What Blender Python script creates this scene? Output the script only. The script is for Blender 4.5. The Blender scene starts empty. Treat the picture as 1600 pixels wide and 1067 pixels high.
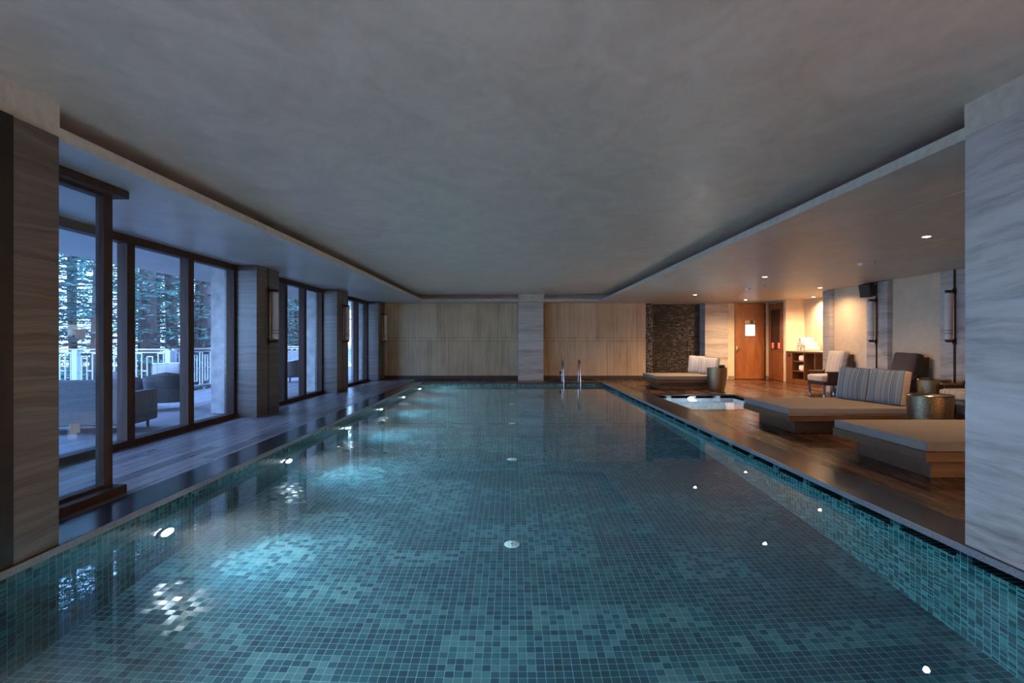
import bpy, bmesh, math, random
from mathutils import Vector, Matrix
R = random.Random(7)
PI = math.pi
S = bpy.context.scene
COL = S.collection

# ------------------------------------------------------------------ camera
cam_d = bpy.data.cameras.new('camera'); cam = bpy.data.objects.new('camera', cam_d); COL.objects.link(cam)
cam_d.sensor_width = 36.0; cam_d.lens = 850 / 1600 * 36.0
cam_d.clip_start = 0.05; cam_d.clip_end = 400
cam.location = (0, 0, 1.4); cam.rotation_euler = (PI/2, 0, 0)
S.camera = cam
# ------------------------------------------------------------------ view, sky
S.view_settings.view_transform = 'Standard'; S.view_settings.look = 'None'
S.view_settings.gamma = 1.0; S.view_settings.use_curve_mapping = False
S.view_settings.exposure = 1.0
S.cycles.use_denoising = True
S.cycles.max_bounces = 14; S.cycles.diffuse_bounces = 7; S.cycles.glossy_bounces = 5
S.cycles.transmission_bounces = 8; S.cycles.transparent_max_bounces = 16; S.cycles.volume_bounces = 0
S.cycles.sample_clamp_indirect = 4.0
S.cycles.blur_glossy = 0.6
W = bpy.data.worlds.new('sky'); S.world = W; W.use_nodes = True
SKY_STRENGTH = 7.8
wn = W.node_tree; wn.nodes.clear()
tc = wn.nodes.new('ShaderNodeTexCoord'); sp = wn.nodes.new('ShaderNodeSeparateXYZ')
rp = wn.nodes.new('ShaderNodeValToRGB'); bg = wn.nodes.new('ShaderNodeBackground'); wo = wn.nodes.new('ShaderNodeOutputWorld')
wn.links.new(tc.outputs['Generated'], sp.inputs[0]); wn.links.new(sp.outputs['Z'], rp.inputs[0])
rp.color_ramp.elements[0].position = 0.0; rp.color_ramp.elements[0].color = (0.40, 0.60, 1.0, 1)
rp.color_ramp.elements[1].position = 0.7; rp.color_ramp.elements[1].color = (0.24, 0.40, 0.95, 1)
wn.links.new(rp.outputs[0], bg.inputs[0]); bg.inputs[1].default_value = SKY_STRENGTH
wn.links.new(bg.outputs[0], wo.inputs[0])

# lamp strengths (each lamp is created by its own builder below)
WARM = (1.0, 0.62, 0.32)
DOWN_W = 250.0
POOL_W = 250.0
SPA_W = 60.0

# ================================================================== helpers
class NT:
    def __init__(s, name):
        s.m = bpy.data.materials.new(name); s.m.use_nodes = True; s.t = s.m.node_tree
        s.b = s.t.nodes['Principled BSDF']; s.out = s.t.nodes['Material Output']
    def n(s, typ, **kw):
        x = s.t.nodes.new('ShaderNode' + typ)
        for k, v in kw.items(): setattr(x, k, v)
        return x
    def put(s, sock, v):
        if hasattr(v, 'is_linked') or hasattr(v, 'links'): s.t.links.new(v, sock)
        elif isinstance(v, tuple) and len(v) == 3 and sock.type == 'RGBA': sock.default_value = (*v, 1)
        else: sock.default_value = v
    def math(s, op, a, b=None, c=None):
        x = s.n('Math', operation=op)
        s.put(x.inputs[0], a)
        if b is not None: s.put(x.inputs[1], b)
        if c is not None: s.put(x.inputs[2], c)
        return x.outputs[0]
    def mix(s, f, a, b, blend='MIX'):
        x = s.n('Mix', data_type='RGBA', blend_type=blend)
        s.put(x.inputs[0], f); s.put(x.inputs[6], a); s.put(x.inputs[7], b)
        return x.outputs[2]
    def xyz(s, kind='Object'):
        x = s.n('TexCoord'); y = s.n('SeparateXYZ'); s.put(y.inputs[0], x.outputs[kind])
        return y.outputs[0], y.outputs[1], y.outputs[2], x.outputs[kind]
    def comb(s, a, b, c=0.0):
        x = s.n('CombineXYZ'); s.put(x.inputs[0], a); s.put(x.inputs[1], b); s.put(x.inputs[2], c); return x.outputs[0]
    def noise(s, v, scale, detail=3, rough=0.5, dist=0.0):
        x = s.n('TexNoise'); s.put(x.inputs['Vector'], v); x.inputs['Scale'].default_value = scale
        x.inputs['Detail'].default_value = detail; x.inputs['Roughness'].default_value = rough; x.inputs['Distortion'].default_value = dist
        return x.outputs[0]
    def white(s, v):
        x = s.n('TexWhiteNoise'); x.noise_dimensions = '3D'; s.put(x.inputs['Vector'], v); return x.outputs['Value'], x.outputs['Color']
    def ramp(s, f, stops):
        x = s.n('ValToRGB'); s.put(x.inputs[0], f); e = x.color_ramp.elements
        while len(e) > 1: e.remove(e[-1])
        e[0].position = stops[0][0]; e[0].color = (*stops[0][1], 1)
        for p, c in stops[1:]:
            q = e.new(p); q.color = (*c, 1)
        return x.outputs[0]
    def bump(s, h, strength=0.3, dist=0.01, normal=None):
        x = s.n('Bump'); x.inputs['Strength'].default_value = strength; x.inputs['Distance'].default_value = dist
        s.put(x.inputs['Height'], h)
        if normal is not None: s.put(x.inputs['Normal'], normal)
        s.put(s.b.inputs['Normal'], x.outputs[0]); return x.outputs[0]
    def p(s, **kw):
        for k, v in kw.items(): s.put(s.b.inputs[k.replace('_', ' ')], v)
        return s
def plain(name, col, rough=0.5, metal=0.0, spec=0.5, vary=0.12, scale=12):
    t = NT(name); _, _, _, v = t.xyz()
    f = t.noise(v, scale, 3)
    d = tuple(c * (1 - vary) for c in col); l = tuple(min(1, c * (1 + vary)) for c in col)
    t.p(Base_Color=t.ramp(f, [(0.3, d), (0.7, l)]), Roughness=rough, Metallic=metal)
    t.b.inputs['Specular IOR Level'].default_value = spec
    return t.m
def emis(name, col, strength):
    t = NT(name); t.p(Base_Color=col, Emission_Color=col, Emission_Strength=strength); return t.m

def m_plaster(name, c1, c2, rough=0.45, scale=1.2):
    t = NT(name); x, y, z, v = t.xyz()
    w = t.comb(t.math('MULTIPLY', x, 1.1), t.math('MULTIPLY', y, 0.75), z)
    a = t.noise(w, scale, 7, 0.62, 1.2); b = t.noise(w, scale * 5, 5, 0.6, 0.5)
    f = t.math('ADD', t.math('MULTIPLY', a, 0.75), t.math('MULTIPLY', b, 0.25))
    t.p(Base_Color=t.ramp(f, [(0.35, c1), (0.62, c2)]), Roughness=t.math('MULTIPLY_ADD', a, 0.35, rough - 0.17))
    t.b.inputs['Specular IOR Level'].default_value = 0.35
    t.bump(f, 0.25, 0.02); return t.m
def m_vein(name, stops, sx=0.45, sz=5.0, rough=0.3, wav=1.2):
    # banded stone, veins run level with slow waves
    t = NT(name); x, y, z, v = t.xyz()
    h = t.comb(t.math('MULTIPLY', x, sx), t.math('MULTIPLY', y, sx), t.math('MULTIPLY', z, 0.5))
    warp = t.noise(h, 1.6, 3, 0.5)
    zz = t.math('ADD', z, t.math('MULTIPLY', warp, 0.35))
    w = t.comb(t.math('MULTIPLY', x, sx), t.math('MULTIPLY', y, sx), t.math('MULTIPLY', zz, sz))
    a = t.noise(w, 1.4, 6, 0.62, 0.35); b = t.noise(w, 6.0, 6, 0.7, 0.2)
    f = t.math('ADD', t.math('MULTIPLY', a, 0.65), t.math('MULTIPLY', b, 0.35))
    # joints between the slabs
    t.p(Base_Color=t.ramp(f, stops), Roughness=t.math('MULTIPLY_ADD', b, 0.25, rough - 0.1))
    t.bump(f, 0.12, 0.01)
    return t.m
def m_tile(name, ax, cols, grout, size=0.06, gap=0.05, rough=0.16, tilt=0.10, patch=11, sheet=True, boost=1.0, line=None):
    t = NT(name); x, y, z, v = t.xyz(); c = {'x': x, 'y': y, 'z': z}
    su, sv = (size if isinstance(size, tuple) else (size, size))
    u = t.math('DIVIDE', t.math('ADD', c[ax[0]], 50.0), su); w = t.math('DIVIDE', t.math('ADD', c[ax[1]], 50.0), sv)
    fu, fw = t.math('FLOOR', u), t.math('FLOOR', w)
    r, rc = t.white(t.comb(fu, fw, 1.0))
    if sheet:
        pu = t.math('FLOOR', t.math('DIVIDE', fu, float(patch))); pw = t.math('FLOOR', t.math('DIVIDE', fw, 5.0))
        r2, _ = t.white(t.comb(pu, pw, 7.0))
        r = t.math('ADD', t.math('MULTIPLY', r, t.math('MULTIPLY_ADD', r2, 0.50, 0.45)), t.math('MULTIPLY', r2, 0.16))
    gu, gw = gap if isinstance(gap, tuple) else (gap, gap)
    def edge(a, gp):
        d = t.math('ABSOLUTE', t.math('SUBTRACT', t.math('FRACT', a), 0.5)); return t.math('GREATER_THAN', d, 0.5 - gp / 2)
    g = t.math('MAXIMUM', edge(u, gu), edge(w, gw))
    n = t.noise(v, 45, 3, 0.6, 1.5)
    base = t.ramp(t.math('ADD', r, t.math('MULTIPLY_ADD', n, 0.3, -0.15)), cols)
    t.p(Base_Color=t.mix(g, base, grout), Roughness=t.math('MULTIPLY_ADD', g, 0.5, rough))
    # every tile sits at its own slight tilt
    vm = t.n('VectorMath', operation='SUBTRACT'); t.put(vm.inputs[0], rc); vm.inputs[1].default_value = (0.5, 0.5, 0.5)
    vs = t.n('VectorMath', operation='SCALE'); t.put(vs.inputs[0], vm.outputs[0]); vs.inputs['Scale'].default_value = tilt
    ge = t.n('NewGeometry'); va = t.n('VectorMath', operation='ADD'); t.put(va.inputs[0], vs.outputs[0]); t.put(va.inputs[1], ge.outputs['Normal'])
    vn = t.n('VectorMath', operation='NORMALIZE'); t.put(vn.inputs[0], va.outputs[0])
    t.bump(t.math('ADD', t.math('MULTIPLY', g, -1.0), t.math('MULTIPLY', n, 0.3)), 0.3, 0.003, vn.outputs[0])
    return t.m
def m_planks(name, dark, light, width=0.14, length=2.1, rough=0.32, along='y', gap=0.05):
    t = NT(name); x, y, z, v = t.xyz()
    a, b = (x, y) if along == 'y' else (y, x)
    u = t.math('DIVIDE', t.math('ADD', a, 60.0), width); iu = t.math('FLOOR', u)
    r, _ = t.white(t.comb(iu, 3.0, 0.0))
    w = t.math('ADD', t.math('DIVIDE', t.math('ADD', b, 60.0), length), t.math('MULTIPLY', r, 5.0)); iw = t.math('FLOOR', w)
    r2, _ = t.white(t.comb(iu, iw, 5.0))
    d = t.math('ABSOLUTE', t.math('SUBTRACT', t.math('FRACT', u), 0.5)); g = t.math('GREATER_THAN', d, 0.5 - gap / 2)
    d2 = t.math('ABSOLUTE', t.math('SUBTRACT', t.math('FRACT', w), 0.5)); g2 = t.math('GREATER_THAN', d2, 0.4985)
    gg = t.math('MAXIMUM', g, g2)
    gr = t.noise(t.comb(t.math('MULTIPLY', a, 14.0), t.math('MULTIPLY', b, 0.8), r2), 1.6, 5, 0.6, 0.6)
    f = t.math('ADD', t.math('MULTIPLY', r2, 0.85), t.math('MULTIPLY', gr, 0.3))
    base = t.ramp(f, [(0.2, dark), (0.85, light)])
    t.p(Base_Color=t.mix(gg, base, (0.006, 0.004, 0.003)), Roughness=t.math('MULTIPLY_ADD', gr, 0.25, rough - 0.1))
    t.b.inputs['Specular IOR Level'].default_value = 0.32
    t.bump(t.math('ADD', t.math('MULTIPLY', gg, -1.0), t.math('MULTIPLY', gr, 0.0)), 0.35, 0.004); return t.m
def m_wood(name, dark, light, axis='z', rough=0.35, fine=14.0):
    t = NT(name); x, y, z, v = t.xyz()
    k = {'x': (1.2, fine, fine), 'y': (fine, 1.2, fine), 'z': (fine, fine, 1.2)}[axis]
    w = t.comb(t.math('MULTIPLY', x, k[0]), t.math('MULTIPLY', y, k[1]), t.math('MULTIPLY', z, k[2]))
    f = t.noise(w, 1.0, 5, 0.6, 0.8)
    t.p(Base_Color=t.ramp(f, [(0.3, dark), (0.7, light)]), Roughness=rough); t.bump(f, 0.15, 0.003); return t.m
def m_fabric(name, c1, c2, rough=0.95, scale=260):
    t = NT(name); x, y, z, v = t.xyz()
    f = t.noise(v, scale, 2, 0.7); g = t.noise(v, 3.0, 3)
    t.p(Base_Color=t.mix(t.math('MULTIPLY', g, 0.5), t.ramp(f, [(0.35, c1), (0.65, c2)]), c1), Roughness=rough)
    t.b.inputs['Specular IOR Level'].default_value = 0.2
    t.bump(f, 0.3, 0.002); return t.m
def m_stripes(name, cols, period=0.17, side=None):
    # woven stripes run up the face, and across the narrow boxing
    t = NT(name); x, y, z, v = t.xyz()
    tcn = t.n('TexCoord'); ns = t.n('SeparateXYZ'); t.put(ns.inputs[0], tcn.outputs['Normal'])
    isd = t.math('GREATER_THAN', t.math('ABSOLUTE', ns.outputs[1]), 0.72)
    co = t.math('ADD', t.math('MULTIPLY', y, t.math('SUBTRACT', 1.0, isd)), t.math('MULTIPLY', t.math('MULTIPLY', z, 1.9), isd))
    wob = t.noise(v, 4.0, 2)
    q = t.math('DIVIDE', t.math('ADD', t.math('ADD', co, 9.0), t.math('MULTIPLY', wob, 0.02)), 0.0085)
    r, _ = t.white(t.comb(t.math('FLOOR', q), 2.0, 0.0))
    st = [(i / len(cols), c) for i, c in enumerate(cols)]
    rr = t.n('ValToRGB'); rr.color_ramp.interpolation = 'CONSTANT'; t.put(rr.inputs[0], r)
    e = rr.color_ramp.elements
    while len(e) > 1: e.remove(e[-1])
    e[0].position = 0; e[0].color = (*cols[0], 1)
    for p_, c_ in st[1:]: e.new(p_).color = (*c_, 1)
    c = rr.outputs[0]
    if side: c = t.mix(isd, c, t.mix(0.5, c, side))
    t.p(Base_Color=c, Roughness=0.95); t.b.inputs['Specular IOR Level'].default_value = 0.2
    t.bump(t.noise(v, 220, 2), 0.25, 0.002); return t.m

class MB:
    """collects shapes into one mesh"""
    def __init__(s): s.bm = bmesh.new()
    def box(s, x0, x1, y0, y1, z0, z1, bev=0.0, seg=2):
        r = bmesh.ops.create_cube(s.bm, size=1.0)['verts']
        bmesh.ops.scale(s.bm, verts=r, vec=(x1-x0, y1-y0, z1-z0))
        bmesh.ops.translate(s.bm, verts=r, vec=((x0+x1)/2, (y0+y1)/2, (z0+z1)/2))
        if bev > 0:
            es = list({e for v in r for e in v.link_edges})
            bmesh.ops.bevel(s.bm, geom=es, offset=bev, segments=seg, affect='EDGES', profile=0.6)
        return s
    def cyl(s, a, b, r0, r1=None, n=16, cap=True):
        a, b = Vector(a), Vector(b); r1 = r0 if r1 is None else r1
        d = (b - a); q = d.to_track_quat('Z', 'Y'); L = d.length
        M = Matrix.Translation((a + b) / 2) @ q.to_matrix().to_4x4()
        bmesh.ops.create_cone(s.bm, cap_ends=cap, segments=n, radius1=r0, radius2=r1, depth=L, matrix=M)
        return s
    def tube(s, pts, r, n=10, closed=False):
        pts = [Vector(p) for p in pts]; rings = []; m = len(pts); up = None
        for i, p in enumerate(pts):
            if closed: d = pts[(i+1) % m] - pts[i-1]
            else: d = pts[min(i+1, m-1)] - pts[max(i-1, 0)]
            d.normalize()
            if up is None: up = d.orthogonal().normalized()
            up = (up - d * up.dot(d)).normalized(); w = d.cross(up)
            rr = r[i] if isinstance(r, (list, tuple)) else r
            rings.append([s.bm.verts.new(p + (up * math.cos(2*PI*k/n) + w * math.sin(2*PI*k/n)) * rr) for k in range(n)])
        for i in range(m if closed else m - 1):
            A, B = rings[i], rings[(i+1) % m]
            for k in range(n): s.bm.faces.new((A[k], A[(k+1) % n], B[(k+1) % n], B[k]))
        if not closed:
            s.bm.faces.new(rings[0][::-1]); s.bm.faces.new(rings[-1])
        return s
    def lathe(s, prof, n=40, c=(0, 0, 0), cap=True):
        rings = []
        for r, z in prof:
            rings.append([s.bm.verts.new((c[0] + r*math.cos(2*PI*k/n), c[1] + r*math.sin(2*PI*k/n), c[2] + z)) for k in range(n)])
        for A, B in zip(rings, rings[1:]):
            for k in range(n): s.bm.faces.new((A[k], A[(k+1) % n], B[(k+1) % n], B[k]))
        if cap: s.bm.faces.new(rings[0][::-1]); s.bm.faces.new(rings[-1])
        return s
    def prism(s, poly, axis, a, b):
        """poly: 2D points, extruded along axis from a to b"""
        def P(p, t):
            return {'x': (t, p[0], p[1]), 'y': (p[0], t, p[1]), 'z': (p[0], p[1], t)}[axis]
        A = [s.bm.verts.new(P(p, a)) for p in poly]; B = [s.bm.verts.new(P(p, b)) for p in poly]
        s.bm.faces.new(A[::-1]); s.bm.faces.new(B); m = len(poly)
        for k in range(m): s.bm.faces.new((A[k], A[(k+1) % m], B[(k+1) % m], B[k]))
        return s
    def quad(s, *ps):
        s.bm.faces.new([s.bm.verts.new(p) for p in ps]); return s
    def cushion(s, w, d, h, puff=0.03, rad=0.05, c=(0, 0, 0), n=10, wob=0.0):
        """soft box with its base centre at c; x=w, y=d, z=h"""
        tb = bmesh.new(); bmesh.ops.create_cube(tb, size=2.0)
        bmesh.ops.subdivide_edges(tb, edges=tb.edges[:], cuts=n, use_grid_fill=True)
        vv = tb.verts[:]
        hx, hy, hz = w/2, d/2, h/2
        for v in vv:
            u = v.co.copy(); p = Vector((u.x*hx, u.y*hy, u.z*hz))
            q = Vector((max(-hx+rad, min(hx-rad, p.x)), max(-hy+rad, min(hy-rad, p.y)), max(-hz+rad, min(hz-rad, p.z))))
            e = p - q
            if e.length > 1e-6: p = q + e.normalized() * min(rad, e.length)
            thin = min((hx, 0), (hy, 1), (hz, 2))[1]; o = [i for i in range(3) if i != thin]
            k = (1 - u[o[0]]**2) * (1 - u[o[1]]**2)
            p[thin] += puff * k * u[thin]
            if wob:
                p.x += wob*math.sin(9*p.y+7*p.z+c[0]); p.z += wob*math.sin(8*p.y+5*p.x+c[1]); 
            v.co = p + Vector((c[0], c[1], c[2] + hz))
        me = bpy.data.meshes.new('soft'); tb.to_mesh(me); tb.free(); s.bm.from_mesh(me); bpy.data.meshes.remove(me)
        return s
    def xf(s, M): bmesh.ops.transform(s.bm, matrix=M, verts=s.bm.verts[:]); return s
    def build(s, name, m, parent=None, smooth=False, loc=None, rot=None):
        bmesh.ops.recalc_face_normals(s.bm, faces=s.bm.faces[:])
        me = bpy.data.meshes.new(name); s.bm.to_mesh(me); s.bm.free()
        me.materials.append(m)
        if smooth:
            for p in me.polygons: p.use_smooth = True
            try: me.set_sharp_from_angle(angle=math.radians(40))
            except Exception: pass
        o = bpy.data.objects.new(name, me); COL.objects.link(o)
        if parent: o.parent = parent
        if loc: o.location = loc
        if rot: o.rotation_euler = rot
        return o
def tag(o, label=None, cat=None, group=None, kind=None):
    if label: o['label'] = label
    if cat: o['category'] = cat
    if group: o['group'] = group
    if kind: o['kind'] = kind
    return o
def empty(name, loc, rz=0.0, label=None, cat=None, group=None, kind=None):
    o = bpy.data.objects.new(name, None); COL.objects.link(o); o.location = loc; o.rotation_euler = (0, 0, rz)
    o.empty_display_size = 0.1
    return tag(o, label, cat, group, kind)
def copy_tree(o, parent=None):
    c = o.copy(); COL.objects.link(c)
    if parent is not None: c.parent = parent
    for ch in list(o.children): copy_tree(ch, c)
    return c
def struct(o): o['kind'] = 'structure'; return o
def lamp(name, typ, loc, energy, color, parent=None, rot=(0, 0, 0), **kw):
    d = bpy.data.lights.new(name, typ); d.energy = energy; d.color = color
    for k, v in kw.items(): setattr(d, k, v)
    o = bpy.data.objects.new(name, d); COL.objects.link(o); o.location = loc; o.rotation_euler = rot
    if parent: o.parent = parent
    return o

# ================================================================== dimensions
HC = 2.81      # soffit height
TC = 3.05      # tray ceiling height
PX = 3.10      # pool half width
CX = 3.50      # outer edge of the coping
PY0, PY1 = -1.6, 18.6
WL = -0.11     # water level
PF = -1.41     # pool floor
BW = 20.1      # far wall
LW = -5.15     # glazing line
RW = 8.80      # right wall
Y0 = -3.0      # wall behind the camera

# ================================================================== materials
M = {}
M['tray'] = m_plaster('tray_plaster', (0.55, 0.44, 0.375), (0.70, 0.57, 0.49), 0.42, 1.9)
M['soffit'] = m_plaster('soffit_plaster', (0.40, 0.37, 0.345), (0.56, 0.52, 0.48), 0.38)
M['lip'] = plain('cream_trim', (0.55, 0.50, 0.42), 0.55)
M['stone'] = m_vein('banded_stone', [(0.30, (0.16, 0.14, 0.13)), (0.42, (0.33, 0.305, 0.29)), (0.52, (0.46, 0.43, 0.41)), (0.66, (0.56, 0.53, 0.51))], 0.35, 4.2, 0.32)
M['stone_fine_shaded'] = m_vein('fine_banded_stone_shaded', [(0.30, (0.034, 0.026, 0.020)), (0.45, (0.085, 0.067, 0.055)), (0.60, (0.140, 0.115, 0.097))], 0.35, 16.0, 0.3)  # same stone as the right pillar, its shade painted in as darker brown
M['granite'] = plain('dark_granite', (0.030, 0.030, 0.034), 0.18, spec=0.3, vary=0.5, scale=90)
M['granite_edge'] = plain('grey_granite_edge', (0.17, 0.18, 0.20), 0.4, vary=0.4, scale=120)
M['deck_r'] = m_planks('dark_hardwood_planks', (0.010, 0.0045, 0.003), (0.090, 0.038, 0.020), 0.145, 1.7, 0.24, gap=0.085)
M['deck_l'] = m_planks('greyed_wood_planks', (0.15, 0.135, 0.14), (0.30, 0.275, 0.28), 0.155, 2.6, 0.28, gap=0.07)
M['terrace'] = m_planks('terrace_planks', (0.14, 0.13, 0.13), (0.24, 0.22, 0.22), 0.15, 3.0, 0.5)
teal = [(0.05, (0.004, 0.026, 0.046)), (0.30, (0.008, 0.046, 0.072)), (0.55, (0.020, 0.084, 0.112)), (0.85, (0.062, 0.155, 0.180))]
M['tile_floor'] = m_tile('pool_floor_tiles', 'xy', teal, (0.18, 0.34, 0.38), tilt=0.16)
tealw = [(0.05, (0.003, 0.018, 0.026)), (0.35, (0.006, 0.038, 0.048)), (0.6, (0.016, 0.068, 0.078)), (0.9, (0.045, 0.125, 0.135))]
M['tile_yz'] = m_tile('pool_side_tiles', 'yz', tealw, (0.10, 0.27, 0.27), (0.06, 0.03), sheet=False)
M['tile_xz'] = m_tile('pool_end_tiles', 'xz', tealw, (0.22, 0.36, 0.35), (0.06, 0.03), sheet=False)
M['spa_tile'] = m_tile('spa_tiles', 'xy', [(0.0, (0.08, 0.12, 0.16)), (0.5, (0.22, 0.30, 0.36)), (1.0, (0.45, 0.55, 0.6))], (0.3, 0.36, 0.4), 0.03, sheet=False, tilt=0.25)
M['spa_side'] = m_tile('spa_side_tiles', 'yz', [(0.0, (0.08, 0.12, 0.16)), (0.5, (0.20, 0.28, 0.34)), (1.0, (0.4, 0.5, 0.55))], (0.3, 0.36, 0.4), 0.03, sheet=False)
M['mosaic'] = m_tile('black_mosaic', 'xz', [(0.0, (0.006, 0.005, 0.005)), (0.7, (0.022, 0.019, 0.018)), (1.0, (0.07, 0.06, 0.055))], (0.15, 0.125, 0.11), (0.10, 0.05), (0.03, 0.15), rough=0.10, tilt=0.10, sheet=False)
M['mosaic2'] = m_tile('glitter_mosaic', 'xz', [(0.0, (0.006, 0.006, 0.007)), (0.6, (0.03, 0.03, 0.035)), (1.0, (0.30, 0.29, 0.28))], (0.04, 0.036, 0.034), 0.034, 0.10, rough=0.12, tilt=0.3, sheet=False)
M['black'] = plain('black_void', (0.006, 0.006, 0.007), 0.8)
M['frame'] = m_wood('window_wood', (0.035, 0.020, 0.015), (0.060, 0.034, 0.026), 'z', 0.55); M['frame'].node_tree.nodes['Principled BSDF'].inputs['Specular IOR Level'].default_value = 0.15
M['door'] = m_wood('door_veneer', (0.17, 0.052, 0.016), (0.29, 0.105, 0.034), 'z', 0.32, 7.0)
M['cabwood'] = m_wood('cabinet_wood', (0.13, 0.045, 0.018), (0.24, 0.095, 0.04), 'z', 0.35, 9.0)
M['darkwood'] = m_wood('dark_stained_wood', (0.022, 0.012, 0.009), (0.055, 0.028, 0.018), 'z', 0.3)
M['bedwood'] = m_wood('platform_wood', (0.075, 0.038, 0.020), (0.145, 0.075, 0.040), 'x', 0.35, 18)
M['bedmat'] = m_fabric('mattress_fabric', (0.17, 0.145, 0.13), (0.27, 0.235, 0.215))
M['cream'] = m_plaster('cream_wall', (0.58, 0.47, 0.35), (0.68, 0.56, 0.43), 0.7, 2.5)
M['steel'] = plain('polished_steel', (0.62, 0.60, 0.57), 0.12, 1.0, vary=0.03)
M['bronze'] = plain('dark_bronze', (0.035, 0.026, 0.020), 0.38, 0.7)
M['white'] = plain('white_paint', (0.78, 0.78, 0.78), 0.5, vary=0.04)
M['black_plastic'] = plain('black_plastic', (0.015, 0.014, 0.014), 0.45)
M['base'] = plain('dark_baseboard', (0.06, 0.043, 0.033), 0.4)
M['opal'] = plain('opal_glass', (0.60, 0.56, 0.53), 0.3, vary=0.04)
M['concrete'] = plain('outdoor_concrete', (0.34, 0.33, 0.32), 0.85, vary=0.25, scale=5)

# far wall: pale wood-grain stone panels in two courses with narrow paired joints
def m_backwall():
    t = NT('panelled_stone'); x, y, z, v = t.xyz()
    g = t.noise(t.comb(t.math('MULTIPLY', x, 9.0), t.math('MULTIPLY', y, 9.0), t.math('MULTIPLY', z, 0.55)), 1.4, 6, 0.65, 0.4)
    cl = t.noise(v, 1.3, 4)
    low = t.math('LESS_THAN', z, 1.47)
    xx = t.math('DIVIDE', t.math('ADD', t.math('ADD', x, 30.0), t.math('MULTIPLY', low, 0.36)), 0.735)
    fx = t.math('FRACT', xx)
    def ln(c, w): return t.math('LESS_THAN', t.math('ABSOLUTE', t.math('SUBTRACT', fx, c)), w)
    j = t.math('MAXIMUM', ln(0.10, 0.012), t.math('MULTIPLY', ln(0.22, 0.010), 0.7))
    def lz(c, w): return t.math('LESS_THAN', t.math('ABSOLUTE', t.math('SUBTRACT', z, c)), w)
    band = t.math('LESS_THAN', t.math('ABSOLUTE', t.math('SUBTRACT', z, 1.47)), 0.06)
    j = t.math('MULTIPLY', j, t.math('SUBTRACT', 1.0, band))
    j = t.math('MAXIMUM', j, t.math('MAXIMUM', lz(1.53, 0.009), lz(1.41, 0.009)))
    pr, _ = t.white(t.comb(t.math('FLOOR', xx), low, 0.0))
    f = t.math('ADD', t.math('MULTIPLY', g, 0.6), t.math('ADD', t.math('MULTIPLY', cl, 0.3), t.math('MULTIPLY', pr, 0.10)))
    base = t.ramp(f, [(0.32, (0.40, 0.28, 0.17)), (0.52, (0.58, 0.43, 0.275)), (0.70, (0.68, 0.52, 0.35))])
    t.p(Base_Color=t.mix(t.math('MULTIPLY', j, 0.55), base, (0.10, 0.075, 0.05)), Roughness=0.5)
    t.bump(t.math('MULTIPLY', j, -1.0), 0.4, 0.004); return t.m
M['panel'] = m_backwall()

def m_glass(name, tint=(0.86, 0.93, 0.96), ior=1.5, refl=1.0):
    t = NT(name); t.t.nodes.remove(t.b)
    a = t.n('BsdfTransparent'); a.inputs[0].default_value = (*tint, 1)
    b = t.n('BsdfGlossy'); b.inputs['Roughness'].default_value = 0.0; b.inputs[0].default_value = (refl, refl, refl, 1)
    ge = t.n('NewGeometry'); dp = t.n('VectorMath', operation='DOT_PRODUCT'); t.put(dp.inputs[0], ge.outputs['Normal']); t.put(dp.inputs[1], ge.outputs['Incoming'])
    co = t.math('SUBTRACT', 1.0, t.math('ABSOLUTE', dp.outputs['Value']))
    m = t.n('MixShader'); t.put(m.inputs[0], t.math('MULTIPLY_ADD', t.math('POWER', co, 5.0), 0.6, 0.04)); t.put(m.inputs[1], a.outputs[0]); t.put(m.inputs[2], b.outputs[0])
    t.put(t.out.inputs[0], m.outputs[0]); return t.m
M['glass'] = m_glass('window_glass')

def m_water(name, ripple, absorb, dens, scat):
    t = NT(name); t.t.nodes.remove(t.b); x, y, z, v = t.xyz()
    g = t.n('BsdfGlass'); g.inputs['IOR'].default_value = 1.33; g.inputs['Roughness'].default_value = 0.0
    h = t.math('ADD', t.noise(v, 2.2, 2, 0.5, 0.6), t.math('MULTIPLY', t.noise(v, 9.0, 2, 0.5, 0.4), 0.18))
    bp = t.n('Bump'); bp.inputs['Strength'].default_value = 1.0; bp.inputs['Distance'].default_value = ripple; t.put(bp.inputs['Height'], h)
    t.put(g.inputs['Normal'], bp.outputs[0]); t.put(t.out.inputs[0], g.outputs[0])
    if dens > 0:
        va = t.n('VolumeAbsorption'); va.inputs[0].default_value = (*absorb, 1); va.inputs[1].default_value = dens
        if scat > 0:
            vs = t.n('VolumeScatter'); vs.inputs[0].default_value = (0.85, 0.95, 1.0, 1); vs.inputs[1].default_value = scat; vs.inputs[2].default_value = 0.3
            ad = t.n('AddShader'); t.put(ad.inputs[0], va.outputs[0]); t.put(ad.inputs[1], vs.outputs[0]); t.put(t.out.inputs[1], ad.outputs[0])
        else: t.put(t.out.inputs[1], va.outputs[0])
    return t.m
M['water'] = m_water('pool_water', 0.0004, (0.25, 0.78, 0.92), 0.17, 0.022)
M['spa_water'] = m_water('spa_water', 0.006, (0.5, 0.8, 0.9), 0.05, 0.0)

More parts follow.
